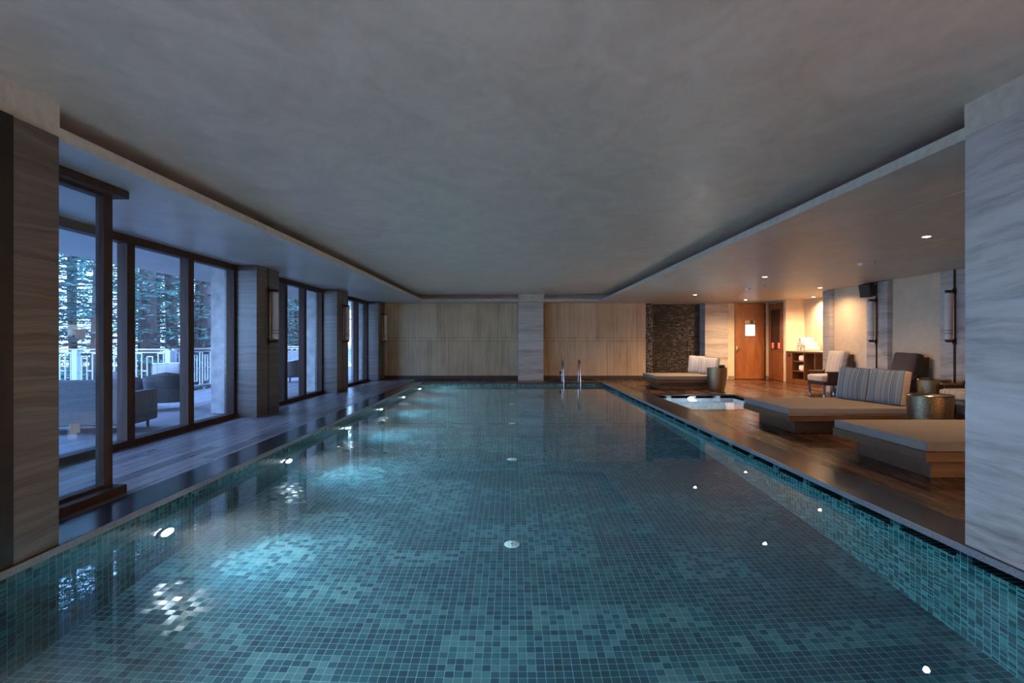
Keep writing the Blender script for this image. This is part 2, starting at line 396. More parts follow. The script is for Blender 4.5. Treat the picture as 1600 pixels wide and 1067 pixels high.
# ================================================================== structure
# --- floor: left deck, far deck, right deck with the hole for the small pool
SX0, SX1, SY0, SY1 = 3.70, 5.85, 11.2, 14.4     # small pool
f = MB().box(LW - 0.12, -CX, Y0, BW + 0.1, -0.14, 0.0)
struct(f.build('floor', M['deck_l']))
f = MB()
f.box(-CX, CX, PY1 + 0.4, BW + 0.1, -0.14, 0.0)
f.box(CX, SX0 - 0.2, Y0, BW + 0.7, -0.14, 0.0) if SX0 - 0.2 > CX + 0.01 else None
f.box(CX, RW + 1.4, Y0, SY0 - 0.2, -0.14, 0.0)
f.box(CX, RW + 1.4, SY1 + 0.2, BW + 0.7, -0.14, 0.0)
f.box(SX1 + 0.2, RW + 1.4, SY0 - 0.2, SY1 + 0.2, -0.14, 0.0)
struct(f.build('floor', M['deck_r']))
# --- coping round the big pool (dark stone, grey arris)
tn = [0]
def trim(mb, mat, parent=None):
    tn[0] += 1; return struct(mb.build('trim_%d' % tn[0], mat, parent))
cp = MB(); cp.box(-CX, -PX, PY0 - 0.4, PY1 + 0.4, -0.045, 0.004, 0.006); cp.box(PX, CX, PY0 - 0.4, PY1 + 0.4, -0.045, 0.004, 0.006)
cp.box(-PX, PX, PY1, PY1 + 0.4, -0.045, 0.003, 0.004); cp.box(-PX, PX, PY0 - 0.4, PY0, -0.045, 0.003, 0.004)
trim(cp, M['granite'])
ce = MB(); ce.box(PX - 0.012, PX, PY0, PY1, -0.045, 0.002); ce.box(-PX, -PX + 0.012, PY0, PY1, -0.045, 0.002)
trim(ce, M['granite_edge'])
# --- pool basin
b = MB(); b.box(-PX - 0.3, PX + 0.6, PY0 - 0.3, PY1 + 0.3, PF - 0.2, PF); struct(b.build('pool_floor', M['tile_floor']))
b = MB(); b.box(-PX - 0.3, -PX, PY0 - 0.3, PY1 + 0.3, PF, -0.045); b.box(PX, PX + 0.3, PY0 - 0.3, PY1 + 0.3, PF, WL + 0.008)
for k in range(-3, 28):
    yc = 3.73 + 0.665 * k
    if PY0 < yc < PY1: b.box(PX, PX + 0.3, yc - 0.065, yc + 0.065, WL + 0.008, -0.045)
struct(b.build('pool_side_wall', M['tile_yz']))
b = MB(); b.box(-PX, PX, PY1, PY1 + 0.3, PF, -0.045); b.box(-PX, PX, PY0 - 0.3, PY0, PF, -0.045); struct(b.build('pool_end_wall', M['tile_xz']))
b = MB(); b.box(PX + 0.3, PX + 0.38, PY0 - 0.3, PY1 + 0.3, PF, -0.045); trim(b, M['black'])
tag(MB().box(-PX - 0.05, PX + 0.20, PY0 - 0.05, PY1 + 0.05, PF - 0.05, WL).build('pool_water', M['water']),
    'still clear teal water filling the long tiled swimming pool', 'water', kind='stuff')
# --- small pool
b = MB(); b.box(SX0 - 0.3, SX1 + 0.3, SY0 - 0.3, SY1 + 0.3, -1.05, -0.9); struct(b.build('small_pool_floor', M['spa_tile']))
b = MB(); T = WL + 0.005
b.box(SX0 - 0.25, SX0, SY0 - 0.25, SY1 + 0.25, -0.9, T); b.box(SX1, SX1 + 0.25, SY0 - 0.25, SY1 + 0.25, -0.9, T)
b.box(SX0, SX1, SY0 - 0.25, SY0, -0.9, T); b.box(SX0, SX1, SY1, SY1 + 0.25, -0.9, T)
for xc in (SX0 + 0.45, SX0 + 1.1, SX0 + 1.75): b.box(xc - 0.06, xc + 0.06, SY1, SY1 + 0.2, T, -0.04)
for yc in (SY0 + 0.5, SY0 + 1.15, SY0 + 1.8, SY0 + 2.45): b.box(SX1, SX1 + 0.2, yc - 0.06, yc + 0.06, T, -0.04)
struct(b.build('small_pool_wall', M['spa_side']))
b = MB(); a = 0.2
b.box(SX0 - a, SX0, SY0 - a, SY1 + a, -0.04, 0.003); b.box(SX1, SX1 + a, SY0 - a, SY1 + a, -0.04, 0.003)
b.box(SX0, SX1, SY0 - a, SY0, -0.04, 0.003); b.box(SX0, SX1, SY1, SY1 + a, -0.04, 0.003)
trim(b, M['granite'])
b = MB(); b.box(SX0 - .25, SX1 + .25, SY1 + .2, SY1 + .24, T, -0.04); b.box(SX1 + .2, SX1 + .24, SY0, SY1, T, -0.04); trim(b, M['black'])
tag(MB().box(SX0 - 0.03, SX1 + 0.03, SY0 - 0.03, SY1 + 0.03, -0.93, WL).build('small_pool_water', M['spa_water']),
    'rippling lamp-lit water in the small square side pool', 'water', kind='stuff')

# --- ceiling
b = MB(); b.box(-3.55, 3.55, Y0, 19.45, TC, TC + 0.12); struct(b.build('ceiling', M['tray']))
LIP = 3.16; LY = 19.05
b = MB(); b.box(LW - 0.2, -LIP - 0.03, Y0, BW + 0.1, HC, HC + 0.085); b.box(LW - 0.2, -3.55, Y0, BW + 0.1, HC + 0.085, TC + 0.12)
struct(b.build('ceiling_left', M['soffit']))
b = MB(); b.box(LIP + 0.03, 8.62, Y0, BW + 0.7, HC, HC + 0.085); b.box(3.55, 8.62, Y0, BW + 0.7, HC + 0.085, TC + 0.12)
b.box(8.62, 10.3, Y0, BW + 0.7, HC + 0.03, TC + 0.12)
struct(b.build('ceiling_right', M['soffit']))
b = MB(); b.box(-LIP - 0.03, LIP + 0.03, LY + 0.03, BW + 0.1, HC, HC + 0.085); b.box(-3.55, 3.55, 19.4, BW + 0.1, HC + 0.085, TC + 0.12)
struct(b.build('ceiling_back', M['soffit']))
b = MB(); b.box(-LIP - 0.03, -LIP, Y0, LY + 0.03, HC, HC + 0.085); b.box(LIP, LIP + 0.03, Y0, LY + 0.03, HC, HC + 0.085); b.box(-LIP, LIP, LY, LY + 0.03, HC, HC + 0.085)
for s in (-1, 1): b.box(*sorted((s * (LIP + 0.0), s * 3.5)), 2.6, 3.80, HC + 0.086, TC)
b.box(0.22, 1.12, LY + 0.01, 19.42, HC + 0.086, TC)
trim(b, M['lip'])
# --- walls
b = MB(); b.box(LW - 0.3, 4.94, BW, BW + 0.2, 0, HC + 0.02); struct(b.build('wall_back', M['panel']))
b = MB(); b.box(4.94, 5.20, BW, BW + 0.55, 0, HC + 0.02); struct(b.build('wall_niche', M['mosaic2']))
b = MB(); b.box(5.20, 7.11, BW + 0.5, BW + 0.6, 0, HC + 0.02); struct(b.build('wall_niche', M['mosaic']))
b = MB(); b.box(7.96, 8.22, BW, BW + 0.3, 0, HC + 0.02); b.box(9.36, 9.60, BW, BW + 0.3, 0, HC + 0.04); b.box(8.22, 9.36, BW + 0.06, BW + 0.3, 0, HC + 0.04)
b.box(9.47, 9.65, 18.90, 18.98, 0, HC + 0.04); b.box(9.53, 9.65, 18.98, BW, 0, HC + 0.04)
# alcove shell
b.box(9.47, 10.25, 18.82, 18.90, 0, HC + 0.04); b.box(10.12, 10.25, 15.1, 18.9, 0, HC + 0.04); b.box(8.80, 10.25, 15.05, 15.18, 0, HC + 0.04)
struct(b.build('wall_alcove', M['cream']))
b = MB(); b.box(RW, RW + 0.2, Y0, 15.05, 0, HC + 0.04); struct(b.build('wall_right', M['cream']))
b = MB(); b.box(LW - 0.2, RW + 0.2, Y0 - 0.2, Y0, -0.2, TC + 0.1); struct(b.build('wall_front', M['cream']))
# pillars and pilasters
def pillar(name, x0, x1, y0, y1, mat, top=HC):
    b = MB(); b.box(x0, x1, y0, y1, 0, top, 0.004, 1); return struct(b.build(name, mat))
def strip(x0, x1, y0, y1, mat='bronze', z0=0.0, z1=HC):
    b = MB(); b.box(x0, x1, y0, y1, z0, z1); return trim(b, M[mat])
pillar('pillar', PX + 0.02, 4.0, 2.6, 3.75, M['stone'])
pillar('pillar', -4.0, -PX - 0.02, 2.9, 3.75, M['stone_fine_shaded']); strip(-PX - 0.022, -PX - 0.015, 3.31, 3.40)
for yc in (10.5, 15.1, 19.62):
    pillar('column', LW - 0.15, -4.70, yc - 0.48, yc + 0.48, M['stone_fine_shaded']); strip(-4.702, -4.697, yc - 0.03, yc + 0.02)
pillar('column', 0.22, 1.12, 19.4, BW, M['stone'])
pillar('column', 7.11, 7.96, BW - 0.06, BW + 0.6, M['stone'])
for y0, y1 in ((10.3, 11.03), (12.58, 13.32), (14.85, 15.2), (8.0, 8.74), (5.7, 6.44), (3.4, 4.14)):
    pillar('pilaster', 8.68, RW, y0, y1, M['stone']); 
    if y0 < 14: strip(8.676, 8.683, (y0+y1)/2 - 0.03, (y0+y1)/2 + 0.03)
# baseboards
b = MB(); b.box(-4.70, 0.22, BW - 0.02, BW, 0, 0.14); b.box(1.12, 4.94, BW - 0.02, BW, 0, 0.14); struct(b.build('baseboard_back', M['base']))
b = MB(); b.box(7.96, 8.20, BW - 0.018, BW, 0, 0.13); b.box(9.37, 9.47, BW - 0.018, BW, 0, 0.13); struct(b.build('baseboard_alcove', plain('stone_baseboard', (0.25, 0.19, 0.13), 0.4)))
b = MB(); b.box(RW - 0.018, RW, Y0, 15.05, 0, 0.13); struct(b.build('baseboard_right', M['base']))
# ceiling reveal and a pale disc painting a lit round recess, right soffit
b = MB(); b.box(4.22, 4.25, 1.0, 6.35, HC - 0.004, HC); trim(b, M['lip'])
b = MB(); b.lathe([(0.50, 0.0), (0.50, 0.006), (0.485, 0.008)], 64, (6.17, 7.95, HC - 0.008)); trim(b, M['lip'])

# --- windows along the left side
wn_ = [0]
def window(y0, y1, mulls, label):
    wn_[0] += 1
    w = empty('window_%d' % wn_[0], (LW, y0, 0)); w['kind'] = 'structure'; w['label'] = label
    L = y1 - y0
    fr = MB(); fr.box(-0.07, 0.07, 0, L, HC - 0.11, HC, 0.004, 1); fr.box(-0.07, 0.09, 0, L, 0, 0.09, 0.004, 1)
    fr.box(-0.07, 0.07, 0, 0.09, 0.09, HC - 0.11); fr.box(-0.07, 0.07, L - 0.12, L, 0.09, HC - 0.11); fr.build('window_frame', M['frame'], w)
    ed = [0.045] + [m - y0 for m in mulls] + [L - 0.06]
    for m in mulls:
        MB().box(-0.07, 0.07, m - y0 - 0.075, m - y0 + 0.075, 0.09, HC - 0.11, 0.003, 1).build('mullion', M['frame'], w)
    for a, c in zip(ed, ed[1:]):
        MB().box(-0.006, 0.006, a, c, 0.08, HC - 0.10).build('glass_pane', M['glass'], w)
    return w
window(5.9, 10.06, [7.26, 8.62], 'nearest full-height glazed bay left of the pool, three tall panes')
window(10.94, 14.66, [12.24, 13.38], 'second glazed bay, between the first and second stone columns')
window(15.54, 19.18, [16.8, 17.95], 'third glazed bay, before the far column')
window(0.4, 5.9, [1.8, 3.2, 4.55], 'glazed bay behind the dark near pillar')
b = MB(); b.box(LW - 0.2, LW + 0.1, Y0, 0.4, 0, HC); struct(b.build('wall_left', M['stone_fine_shaded']))

# near glass screen beside the left pillar
g = empty('glass_screen', (-3.72, 3.76, 0), 0, 'tall glass screen with dark wood post, head and sill beside the near left pillar', 'screen')
MB().box(-0.15, 0.14, 0, 1.30, 0, 0.075, 0.004, 1).build('sill', M['frame'], g)
MB().box(-0.15, 0.12, 0, 1.36, HC - 0.075, HC - 0.002, 0.004, 1).build('head', M['frame'], g)
MB().box(-0.05, 0.03, 1.16, 1.27, 0.075, HC - 0.075, 0.004, 1).build('post', M['frame'], g)
MB().box(-0.006, 0.006, 0, 1.16, 0.07, HC - 0.07).build('glass_pane', M['glass'], g)
for z in (0.075, HC - 0.10): MB().box(0.006, 0.02, 0.0, 1.16, z, z + 0.025).build('glazing_bead', M['frame'], g)
pap = plain('notice_paper', (0.72, 0.76, 0.95), 0.8, vary=0.03)
for i, (y, z, l) in enumerate(((4.68, 1.42, 'small white paper notice stuck at eye height on the near glass screen'), (4.62, 0.62, 'small white paper notice stuck low on the near glass screen'))):
    tag(MB().box(-3.713, -3.711, y - 0.055, y + 0.055, z, z + 0.085).build('paper_notice', pap), l, 'notice', 'paper notices on the glass screen')

# ================================================================== doors
d1 = empty('door_1', (8.22, BW, 0)); d1['kind'] = 'structure'; d1['label'] = 'closed warm brown wood door in the far right corner'
MB().box(0.0, 0.02, -0.03, 0.06, 0, HC).box(1.10, 1.14, -0.03, 0.06, 0, HC).box(0, 1.14, -0.03, 0.06, HC - 0.03, HC).build('door_frame', M['darkwood'], d1)
MB().box(0.02, 1.10, -0.01, 0.04, 0.02, HC - 0.03, 0.003, 1).build('door_leaf', M['door'], d1)
vis = MB().box(0.40, 0.74, -0.02, -0.008, 1.62, 2.02).build('vision_panel', emis('lit_vision_panel', (0.75, 0.86, 1.0), 1.5), d1); vis['label'] = 'square glowing white vision panel'
MB().box(0.385, 0.755, -0.018, -0.006, 1.605, 2.035).build('panel_surround', plain('panel_surround', (0.12, 0.12, 0.2), 0.4), d1)
sg = MB().box(0.39, 0.56, -0.014, -0.009, 2.06, 2.17).box(0.71, 0.735, -0.014, -0.009, 2.06, 2.17).build('sign_plate', plain('yellow_sign', (0.72, 0.55, 0.22), 0.5), d1); sg['label'] = 'small yellow sign above the vision panel'
MB().box(0.57, 0.70, -0.014, -0.009, 2.06, 2.17).box(0.415, 0.43, -0.016, -0.012, 2.09, 2.14).box(0.45, 0.465, -0.016, -0.012, 2.09, 2.14).box(0.485, 0.50, -0.016, -0.012, 2.09, 2.14).box(0.515, 0.535, -0.016, -0.012, 2.09, 2.14).build('sign_marks', M['black_plastic'], d1)
h = MB(); h.cyl((0.08, -0.01, 1.15), (0.08, -0.07, 1.15), 0.028); h.tube([(0.08, -0.07, 1.15), (0.13, -0.075, 1.14), (0.21, -0.07, 1.13)], 0.014); h.box(0.05, 0.11, -0.02, -0.01, 0.98, 1.22, 0.004)
h.build('door_handle', M['steel'], d1, True)
for z in (0.3, 1.1, 2.1, 2.45): MB().cyl((1.10, -0.02, z), (1.10, -0.02, z + 0.14), 0.014, n=8).build('hinge', M['steel'], d1, True)
d2 = empty('door_2', (9.47, 18.98, 0)); d2['kind'] = 'structure'; d2['label'] = 'wood door leaf with glazed panel and two red stickers in side wall'
MB().box(-0.0, 0.05, 0.01, 1.10, 0.01, HC - 0.03, 0.003, 1).build('door_leaf', M['door'], d2)
MB().box(-0.008, 0.0, 0.22, 0.90, 1.10, 2.55).build('glazed_panel', plain('dark_door_glass', (0.05, 0.025, 0.015), 0.06), d2)
MB().box(-0.02, 0.0, 0.17, 0.22, 1.05, 2.60).box(-0.02, 0.0, 0.90, 0.95, 1.05, 2.60).box(-0.02, 0.0, 0.22, 0.90, 2.55, 2.60).box(-0.02, 0, 0.22, 0.90, 1.05, 1.10).build('panel_beading', M['door'], d2)
for y in (0.16, 0.62):
    s_ = MB().box(-0.026, -0.021, y, y + 0.2, 1.14, 1.36).build('red_sticker', plain('red_sticker', (0.65, 0.06, 0.04), 0.5), d2); s_['label'] = 'red sticker with white marks'
    MB().box(-0.028, -0.025, y + 0.05, y + 0.15, 1.30, 1.34).box(-0.028, -0.025, y + 0.06, y + 0.14, 1.165, 1.19).box(-0.028, -0.025, y + 0.04, y + 0.075, 1.21, 1.28).box(-0.028, -0.025, y + 0.11, y + 0.15, 1.22, 1.28).build('sticker_marks', M['white'], s_)
for z in (0.4, 1.0, 1.7, 2.3): MB().cyl((-0.012, 0.015, z), (-0.012, 0.015, z + 0.12), 0.012, n=8).build('hinge', M['steel'], d2, True)

# ================================================================== ceiling fittings
def downlight(x, y, w, label, z=HC, spot=2.3, aim=None):
    t = empty('downlight', (x, y, z), 0, label, 'light', 'recessed warm ceiling downlights')
    MB().lathe([(0.048, -0.004), (0.062, -0.006), (0.068, -0.003), (0.068, 0.0)], 32).build('trim_ring', M['white'], t, True)
    MB().lathe([(0.044, -0.0055), (0.044, -0.002)], 32).build('lamp_lens', M['lens'], t)
    rot = (0, 0, 0)
    lamp('downlight_lamp', 'SPOT', (0, 0, -0.02), w, WARM, t, rot, spot_size=2.75, spot_blend=0.8, shadow_soft_size=0.03)
    return t
M['lens'] = emis('downlight_lens', (1.0, 0.80, 0.55), 14.0)
downlight(5.57, 7.31, DOWN_W * 0.45, 'bright ceiling downlight beside the disc painted as a lit ceiling recess, nearest in view')
downlight(5.52, 11.87, DOWN_W * 0.7, 'ceiling downlight above the small side pool')
downlight(5.52, 16.4, DOWN_W, 'ceiling downlight above the farthest daybed')
downlight(7.90, 18.4, DOWN_W, 'ceiling downlight in front of the brown far door')
downlight(8.08, 14.27, DOWN_W * 0.35, 'ceiling downlight beside the towel alcove opening')
downlight(9.75, 17.6, DOWN_W * 0.9, 'downlight inside the towel alcove ceiling', HC + 0.03)
downlight(9.85, 15.9, DOWN_W * 1.8, 'downlight washing the near end of the towel alcove', HC + 0.03)
for x, y, z, k, l in ((5.55, -2.1, HC, 2.6, 'added fill downlight in side soffit behind the camera, nearer the pool'), (8.05, -2.1, HC, 2.6, 'added fill downlight in side soffit behind the camera, by the right wall'),
                      (5.55, -0.4, HC, 2.0, 'added fill downlight in side soffit level with the camera'), (-1.6, -2.2, TC, 1.1, 'added fill downlight in tray ceiling behind the camera, left one'), (1.6, -2.2, TC, 1.6, 'added fill downlight in tray ceiling behind the camera, right one')):
    downlight(x, y, DOWN_W * k, l, z)  # added lamps out of view, warm fill for the room
def sprinkler(x, y, label):
    t = empty('sprinkler_head', (x, y, HC), 0, label, 'sprinkler', 'ceiling sprinklers')
    MB().lathe([(0.028, -0.004), (0.028, 0.0)], 16).cyl((0, 0, 0), (0, 0, -0.05), 0.010, n=8).build('sprinkler_body', M['steel'], t, True)
    MB().lathe([(0.024, -0.058), (0.024, -0.054)], 16).build('deflector', M['steel'], t)
sprinkler(6.30, 9.45, 'small ceiling sprinkler beside the white smoke detector'); sprinkler(6.25, 13.45, 'small ceiling sprinkler behind the middle downlight')
sprinkler(6.1, 16.6, 'tiny ceiling sprinkler near the shower niche')
def detector(x, y, label):
    t = empty('smoke_detector', (x, y, HC), 0, label, 'detector', 'smoke detectors')
    MB().lathe([(0.03, -0.045), (0.05, -0.04), (0.055, -0.02), (0.055, -0.012)], 24).build('sensor_cap', M['white'], t, True)
    MB().lathe([(0.065, -0.012), (0.065, 0.0)], 24).build('mounting_base', M['white'], t, True)
detector(6.3, 9.82, 'white smoke detector on the soffit behind the painted round recess'); detector(6.25, 14.4, 'smoke detector on the soffit nearer the doors')

# ================================================================== wall sconces
def make_sconce():
    t = empty('wall_sconce', (0, 0, 1.42))
    # local +x points out from the wall; wall face at x=0
    MB().lathe([(0.062, 0.02), (0.062, 0.94)], 32, (0.13, 0, 0)).build('tube_shade', M['opal'], t, True)
    for zr in (0.14, 0.195, 0.93): MB().lathe([(0.063, zr - 0.005), (0.067, zr - 0.005), (0.067, zr + 0.005), (0.063, zr + 0.005)], 32, (0.13, 0, 0), cap=False).build('shade_ring', M['bronze'], t, True)
    for z0, z1 in ((-0.035, 0.02), (0.94, 0.985)):
        MB().lathe([(0.035, z0), (0.058, z0 + 0.02), (0.058, z1)], 24, (0.13, 0, 0)).build('end_cap', M['bronze'], t, True)
    for z in (-0.02, 0.965):
        MB().box(0.015, 0.13, -0.02, 0.02, z - 0.018, z + 0.018).box(0.0, 0.02, -0.04, 0.04, z - 0.06, z + 0.06, 0.003).build('bracket', M['bronze'], t)
    MB().cyl((0.03, 0.0, 0.03), (0.03, 0.0, 0.93), 0.012).build('support_rod', M['steel'], t, True)
    return t
sc = make_sconce()
spots = [(-4.70, 10.5, 0, 'wall sconce with long opal tube on the nearest left stone column'),
         (-4.70, 15.1, 0, 'wall sconce with opal tube on the middle left stone column'),
         (-4.70, 19.62, 0, 'wall sconce with opal tube on the farthest left stone column'),
         (8.68, 12.95, PI, 'wall sconce with opal tube under the black loudspeaker'),
         (8.68, 10.66, PI, 'wall sconce with opal tube on the right pilaster nearest the pale near pillar')]
for i, (x, y, rz, l) in enumerate(spots):
    o = sc if i == 0 else copy_tree(sc)
    o.location = (x, y, 1.42); o.rotation_euler = (0, 0, rz); tag(o, l, 'sconce', 'tube wall sconces')
# loudspeaker
t = empty('loudspeaker', (8.68, 12.95, 2.60), 0, 'black loudspeaker tilted on a bracket above the sconce on right wall', 'speaker')
Mx = Matrix.Translation((-0.22, 0.0, 0.02)) @ Matrix.Rotation(math.radians(25), 4, 'Z') @ Matrix.Rotation(math.radians(-14), 4, 'Y')
MB().box(-0.11, 0.11, -0.13, 0.13, -0.155, 0.155, 0.012).xf(Mx).build('cabinet_box', M['black_plastic'], t)
MB().box(-0.118, -0.110, -0.12, 0.12, -0.145, 0.145, 0.003).xf(Mx).build('speaker_grille', plain('speaker_grille', (0.03, 0.022, 0.02), 0.7, scale=200, vary=0.6), t)
MB().tube([(0, 0, 0.08), (-0.06, 0, 0.08), (-0.13, 0, 0.03)], 0.014).lathe([(0.04, -0.03), (0.04, 0.03)], 16, (-0.03, 0, 0.10)).build('bracket', M['black_plastic'], t)

# ================================================================== pool lamps, drains, ladder
def make_pool_light():
    t = empty('pool_light', (0, 0, 0))
    b = MB(); b.lathe([(0.085, 0.0), (0.10, 0.004), (0.10, 0.018), (0.080, 0.024)], 32, cap=True).xf(Matrix.Rotation(PI/2, 4, 'Y')); b.build('rim', M['steel'], t, True)
    b = MB(); b.lathe([(0.075, 0.022), (0.070, 0.040), (0.035, 0.052), (0.008, 0.055)], 32).xf(Matrix.Rotation(PI/2, 4, 'Y')); b.build('lamp_lens', M['pool_lens'], t, True)
    lamp('pool_lamp', 'SPOT', (0.11, 0, 0), POOL_W, (0.95, 0.96, 1.0), t, (0, math.radians(-84), 0), spot_size=math.radians(128), spot_blend=0.9, shadow_soft_size=0.06)
    return t
M['pool_lens'] = emis('pool_lamp_lens', (0.90, 0.95, 1.0), 200.0)
pl = make_pool_light()
order = ['nearest', 'second', 'third', 'fourth', 'fifth', 'farthest']
for i in range(-2, 6):
    o = pl if i == -2 else copy_tree(pl)
    o.location = (-PX, 4.85 + 2.64 * i, WL - 0.62)
    l = ('%s lit underwater lamp in the left pool wall' % order[i]) if i >= 0 else 'underwater lamp in the left pool wall under the camera'
    tag(o, l, 'pool light', 'underwater lamps along the left pool wall')
def make_drain():
    t = empty('floor_inlet', (0, 0, 0))
    MB().lathe([(0.075, 0.0), (0.075, 0.008), (0.066, 0.013)], 32).build('cover_ring', M['drain'], t, True)
    b = MB()
    for k in range(8):
        a = k * PI / 4; b.cyl((0.03*math.cos(a), 0.03*math.sin(a), 0.012), (0.06*math.cos(a), 0.06*math.sin(a), 0.012), 0.004, n=6)
    b.lathe([(0.016, 0.012), (0.016, 0.017)], 16); b.build('grille_slot', plain('inlet_slots', (0.12, 0.16, 0.15), 0.6), t)
    return t
M['drain'] = plain('inlet_white', (0.80, 0.84, 0.78), 0.5, vary=0.04)
dr = make_drain()
dl = ['nearest', 'second', 'third', 'fourth', 'fifth']
for i, (x, y, l) in enumerate([(0, 5.34, 'nearest round white inlet cover on the pool centre line'), (0, 8.38, 'second round white inlet cover on the pool centre line'),
        (0, 11.49, 'third round white inlet cover on the pool centre line'), (0, 14.6, 'fourth round white inlet cover on the pool centre line'), (0, 17.6, 'farthest round white inlet cover on the pool centre line'),
        (1.09, 18.0, 'round drain cover left of the pool ladder'), (2.12, 18.0, 'round drain cover between the ladder rails')]):
    o = dr if i == 0 else copy_tree(dr)
    o.location = (x, y, PF); tag(o, l, 'drain cover', 'white covers on the pool floor')
ld = empty('pool_ladder', (2.05, 18.6, 0), 0, 'polished steel pool ladder with two looped rails at the far edge', 'ladder')
for s in (-0.285, 0.285):
    P = [(s, 0.55, 0.0), (s, 0.55, 0.35)] + [(s, 0.55 - 0.30 + 0.30*math.cos(a), 0.35 + 0.42*math.sin(a)) for a in [PI*k/14 for k in range(1, 14)]] + [(s, -0.06, 0.33), (s, -0.10, 0.0), (s, -0.10, -1.1)]
    MB().tube(P, 0.021, 12).build('rail', M['steel'], ld, True)
    MB().lathe([(0.05, 0.003), (0.05, 0.014), (0.025, 0.03)], 20, (s, 0.55, 0)).build('flange', M['steel'], ld, True)
for z in (-0.35, -0.65, -0.95): MB().box(-0.28, 0.28, -0.14, -0.06, z - 0.015, z + 0.015, 0.005).build('tread', M['steel'], ld)
tag(MB().box(1.75, 1.85, BW - 0.028, BW - 0.001, 0.20, 0.30, 0.004).build('wall_socket', plain('socket_brown', (0.05, 0.02, 0.015), 0.4)), 'small dark brown socket low on far wall beside ladder', 'socket')
# lamp of the small pool
t = empty('small_pool_light', (4.72, SY1, WL - 0.04), 0, 'very bright lamp just under the water on the far side of small pool', 'pool light')
MB().lathe([(0.10, 0.0), (0.11, 0.01), (0.09, 0.03)], 24).xf(Matrix.Rotation(PI/2, 4, 'X')).build('rim', M['steel'], t, True)
MB().lathe([(0.085, 0.03), (0.07, 0.045), (0.01, 0.05)], 24).xf(Matrix.Rotation(PI/2, 4, 'X')).build('lamp_lens', emis('small_pool_lens', (1.0, 0.93, 0.8), 260.0), t, True)
lamp('small_pool_lamp', 'POINT', (0, -0.25, -0.16), SPA_W, (0.9, 0.95, 1.0), t, shadow_soft_size=0.08)

# ================================================================== shower in the niche
t = empty('shower_fitting', (6.55, BW + 0.5, 0), 0, 'slim chrome gooseneck shower in the black mosaic niche', 'shower')
MB().tube([(0.10, -0.03, 0.55), (0.10, -0.03, 1.9)] + [(0.10 - 0.12 + 0.12*math.cos(a), -0.03 - 0.02, 1.9 + 0.14*math.sin(a)) for a in [PI/2*k/6 for k in range(1, 7)]] + [(-0.30, -0.06, 2.06)], 0.012, 8).build('riser_pipe', M['steel'], t, True)
MB().lathe([(0.10, 0.0), (0.10, 0.012), (0.02, 0.03)], 24, (-0.30, -0.06, 2.02)).build('shower_head', M['steel'], t, True)
MB().box(-0.32, 0.02, -0.13, 0.0, 0.775, 0.79).build('shelf', M['steel'], t)
MB().cyl((0.10, -0.005, 1.1), (0.10, -0.08, 1.1), 0.03).build('mixer_valve', M['steel'], t, True)

# ================================================================== daybeds
def make_daybed():
    t = empty('daybed', (0, 0, 0))
    MB().box(0.18, 1.82, 0.18, 1.36, 0, 0.20, 0.004, 1).build('plinth', M['bedwood'], t)
    MB().box(0.0, 2.02, 0.0, 1.58, 0.20, 0.30, 0.005, 1).build('platform_frame', M['bedwood'], t)
    MB().cushion(2.00, 1.56, 0.105, 0.006, 0.018, (1.01, 0.79, 0.298), 14).build('mattress', M['bedmat'], t, True)
    return t
db = make_daybed()
for i, (x, y, l) in enumerate([(4.12, 5.41, 'nearest low platform daybed, bare taupe mattress, cut off by the pale pillar'),
                               (4.14, 8.15, 'middle low platform daybed carrying two blue striped cushions'),
                               (4.15, 15.75, 'farthest low platform daybed before the black mosaic shower niche')]):
    o = db if i == 0 else copy_tree(db)
    o.location = (x, y, 0); tag(o, l, 'daybed', 'low platform daybeds on the right deck')
BLUE = [(0.15, 0.17, 0.18), (0.11, 0.14, 0.155), (0.19, 0.21, 0.22), (0.30, 0.28, 0.26), (0.13, 0.16, 0.175), (0.42, 0.38, 0.34), (0.17, 0.20, 0.21), (0.10, 0.11, 0.12), (0.16, 0.19, 0.20)]
M['blue_stripe'] = m_stripes('blue_striped_fabric', BLUE, side=(0.62, 0.45, 0.38))
M['grey_stripe'] = m_stripes('grey_striped_fabric', [(0.42, 0.43, 0.48), (0.34, 0.35, 0.39), (0.50, 0.50, 0.53), (0.30, 0.31, 0.36), (0.46, 0.46, 0.50)])
M['cream_stripe'] = m_stripes('cream_striped_fabric', [(0.55, 0.50, 0.46), (0.62, 0.56, 0.51), (0.35, 0.30, 0.29), (0.58, 0.53, 0.49), (0.50, 0.42, 0.38), (0.63, 0.58, 0.54)])
M['piping'] = plain('dark_piping', (0.10, 0.09, 0.09), 0.8)
def pillow(name, mat, loc, rz, lean, w, h, th, label, group=None, cat='cushion'):
    # local: x thickness (front is -x), y width, z height
    r = empty(name, loc, rz, label, cat, group)
    Mx = Matrix.Rotation(lean, 4, 'Y')
    MB().cushion(th, w, h, 0.035, 0.028, (0, 0, 0), 12, 0.004).xf(Mx).build('cover', mat, r, True)
    b = MB()
    for s in (-1, 1):
        x = s * (th/2 - 0.010); yy, z0, z1 = w/2 - 0.010, 0.012, h - 0.012
        b.tube([(x, -yy, z0), (x, yy, z0), (x, yy, z1), (x, 0, z1 + 0.004), (x, -yy, z1)], 0.007, 6, closed=True)
    b.xf(Mx).build('piping', M['piping'], r)
    return r
g = 'blue striped cushions on the middle daybed'
pillow('cushion', M['blue_stripe'], (5.95, 8.66, 0.405), math.radians(12), math.radians(10), 0.64, 0.55, 0.15, 'blue striped cushion on the middle daybed, nearer the drum table', g)
pillow('cushion', M['blue_stripe'], (5.82, 9.29, 0.405), math.radians(12), math.radians(10), 0.64, 0.55, 0.15, 'blue striped cushion on the middle daybed, the one farther from the drum table', g)
g = 'grey striped cushions on the farthest daybed'
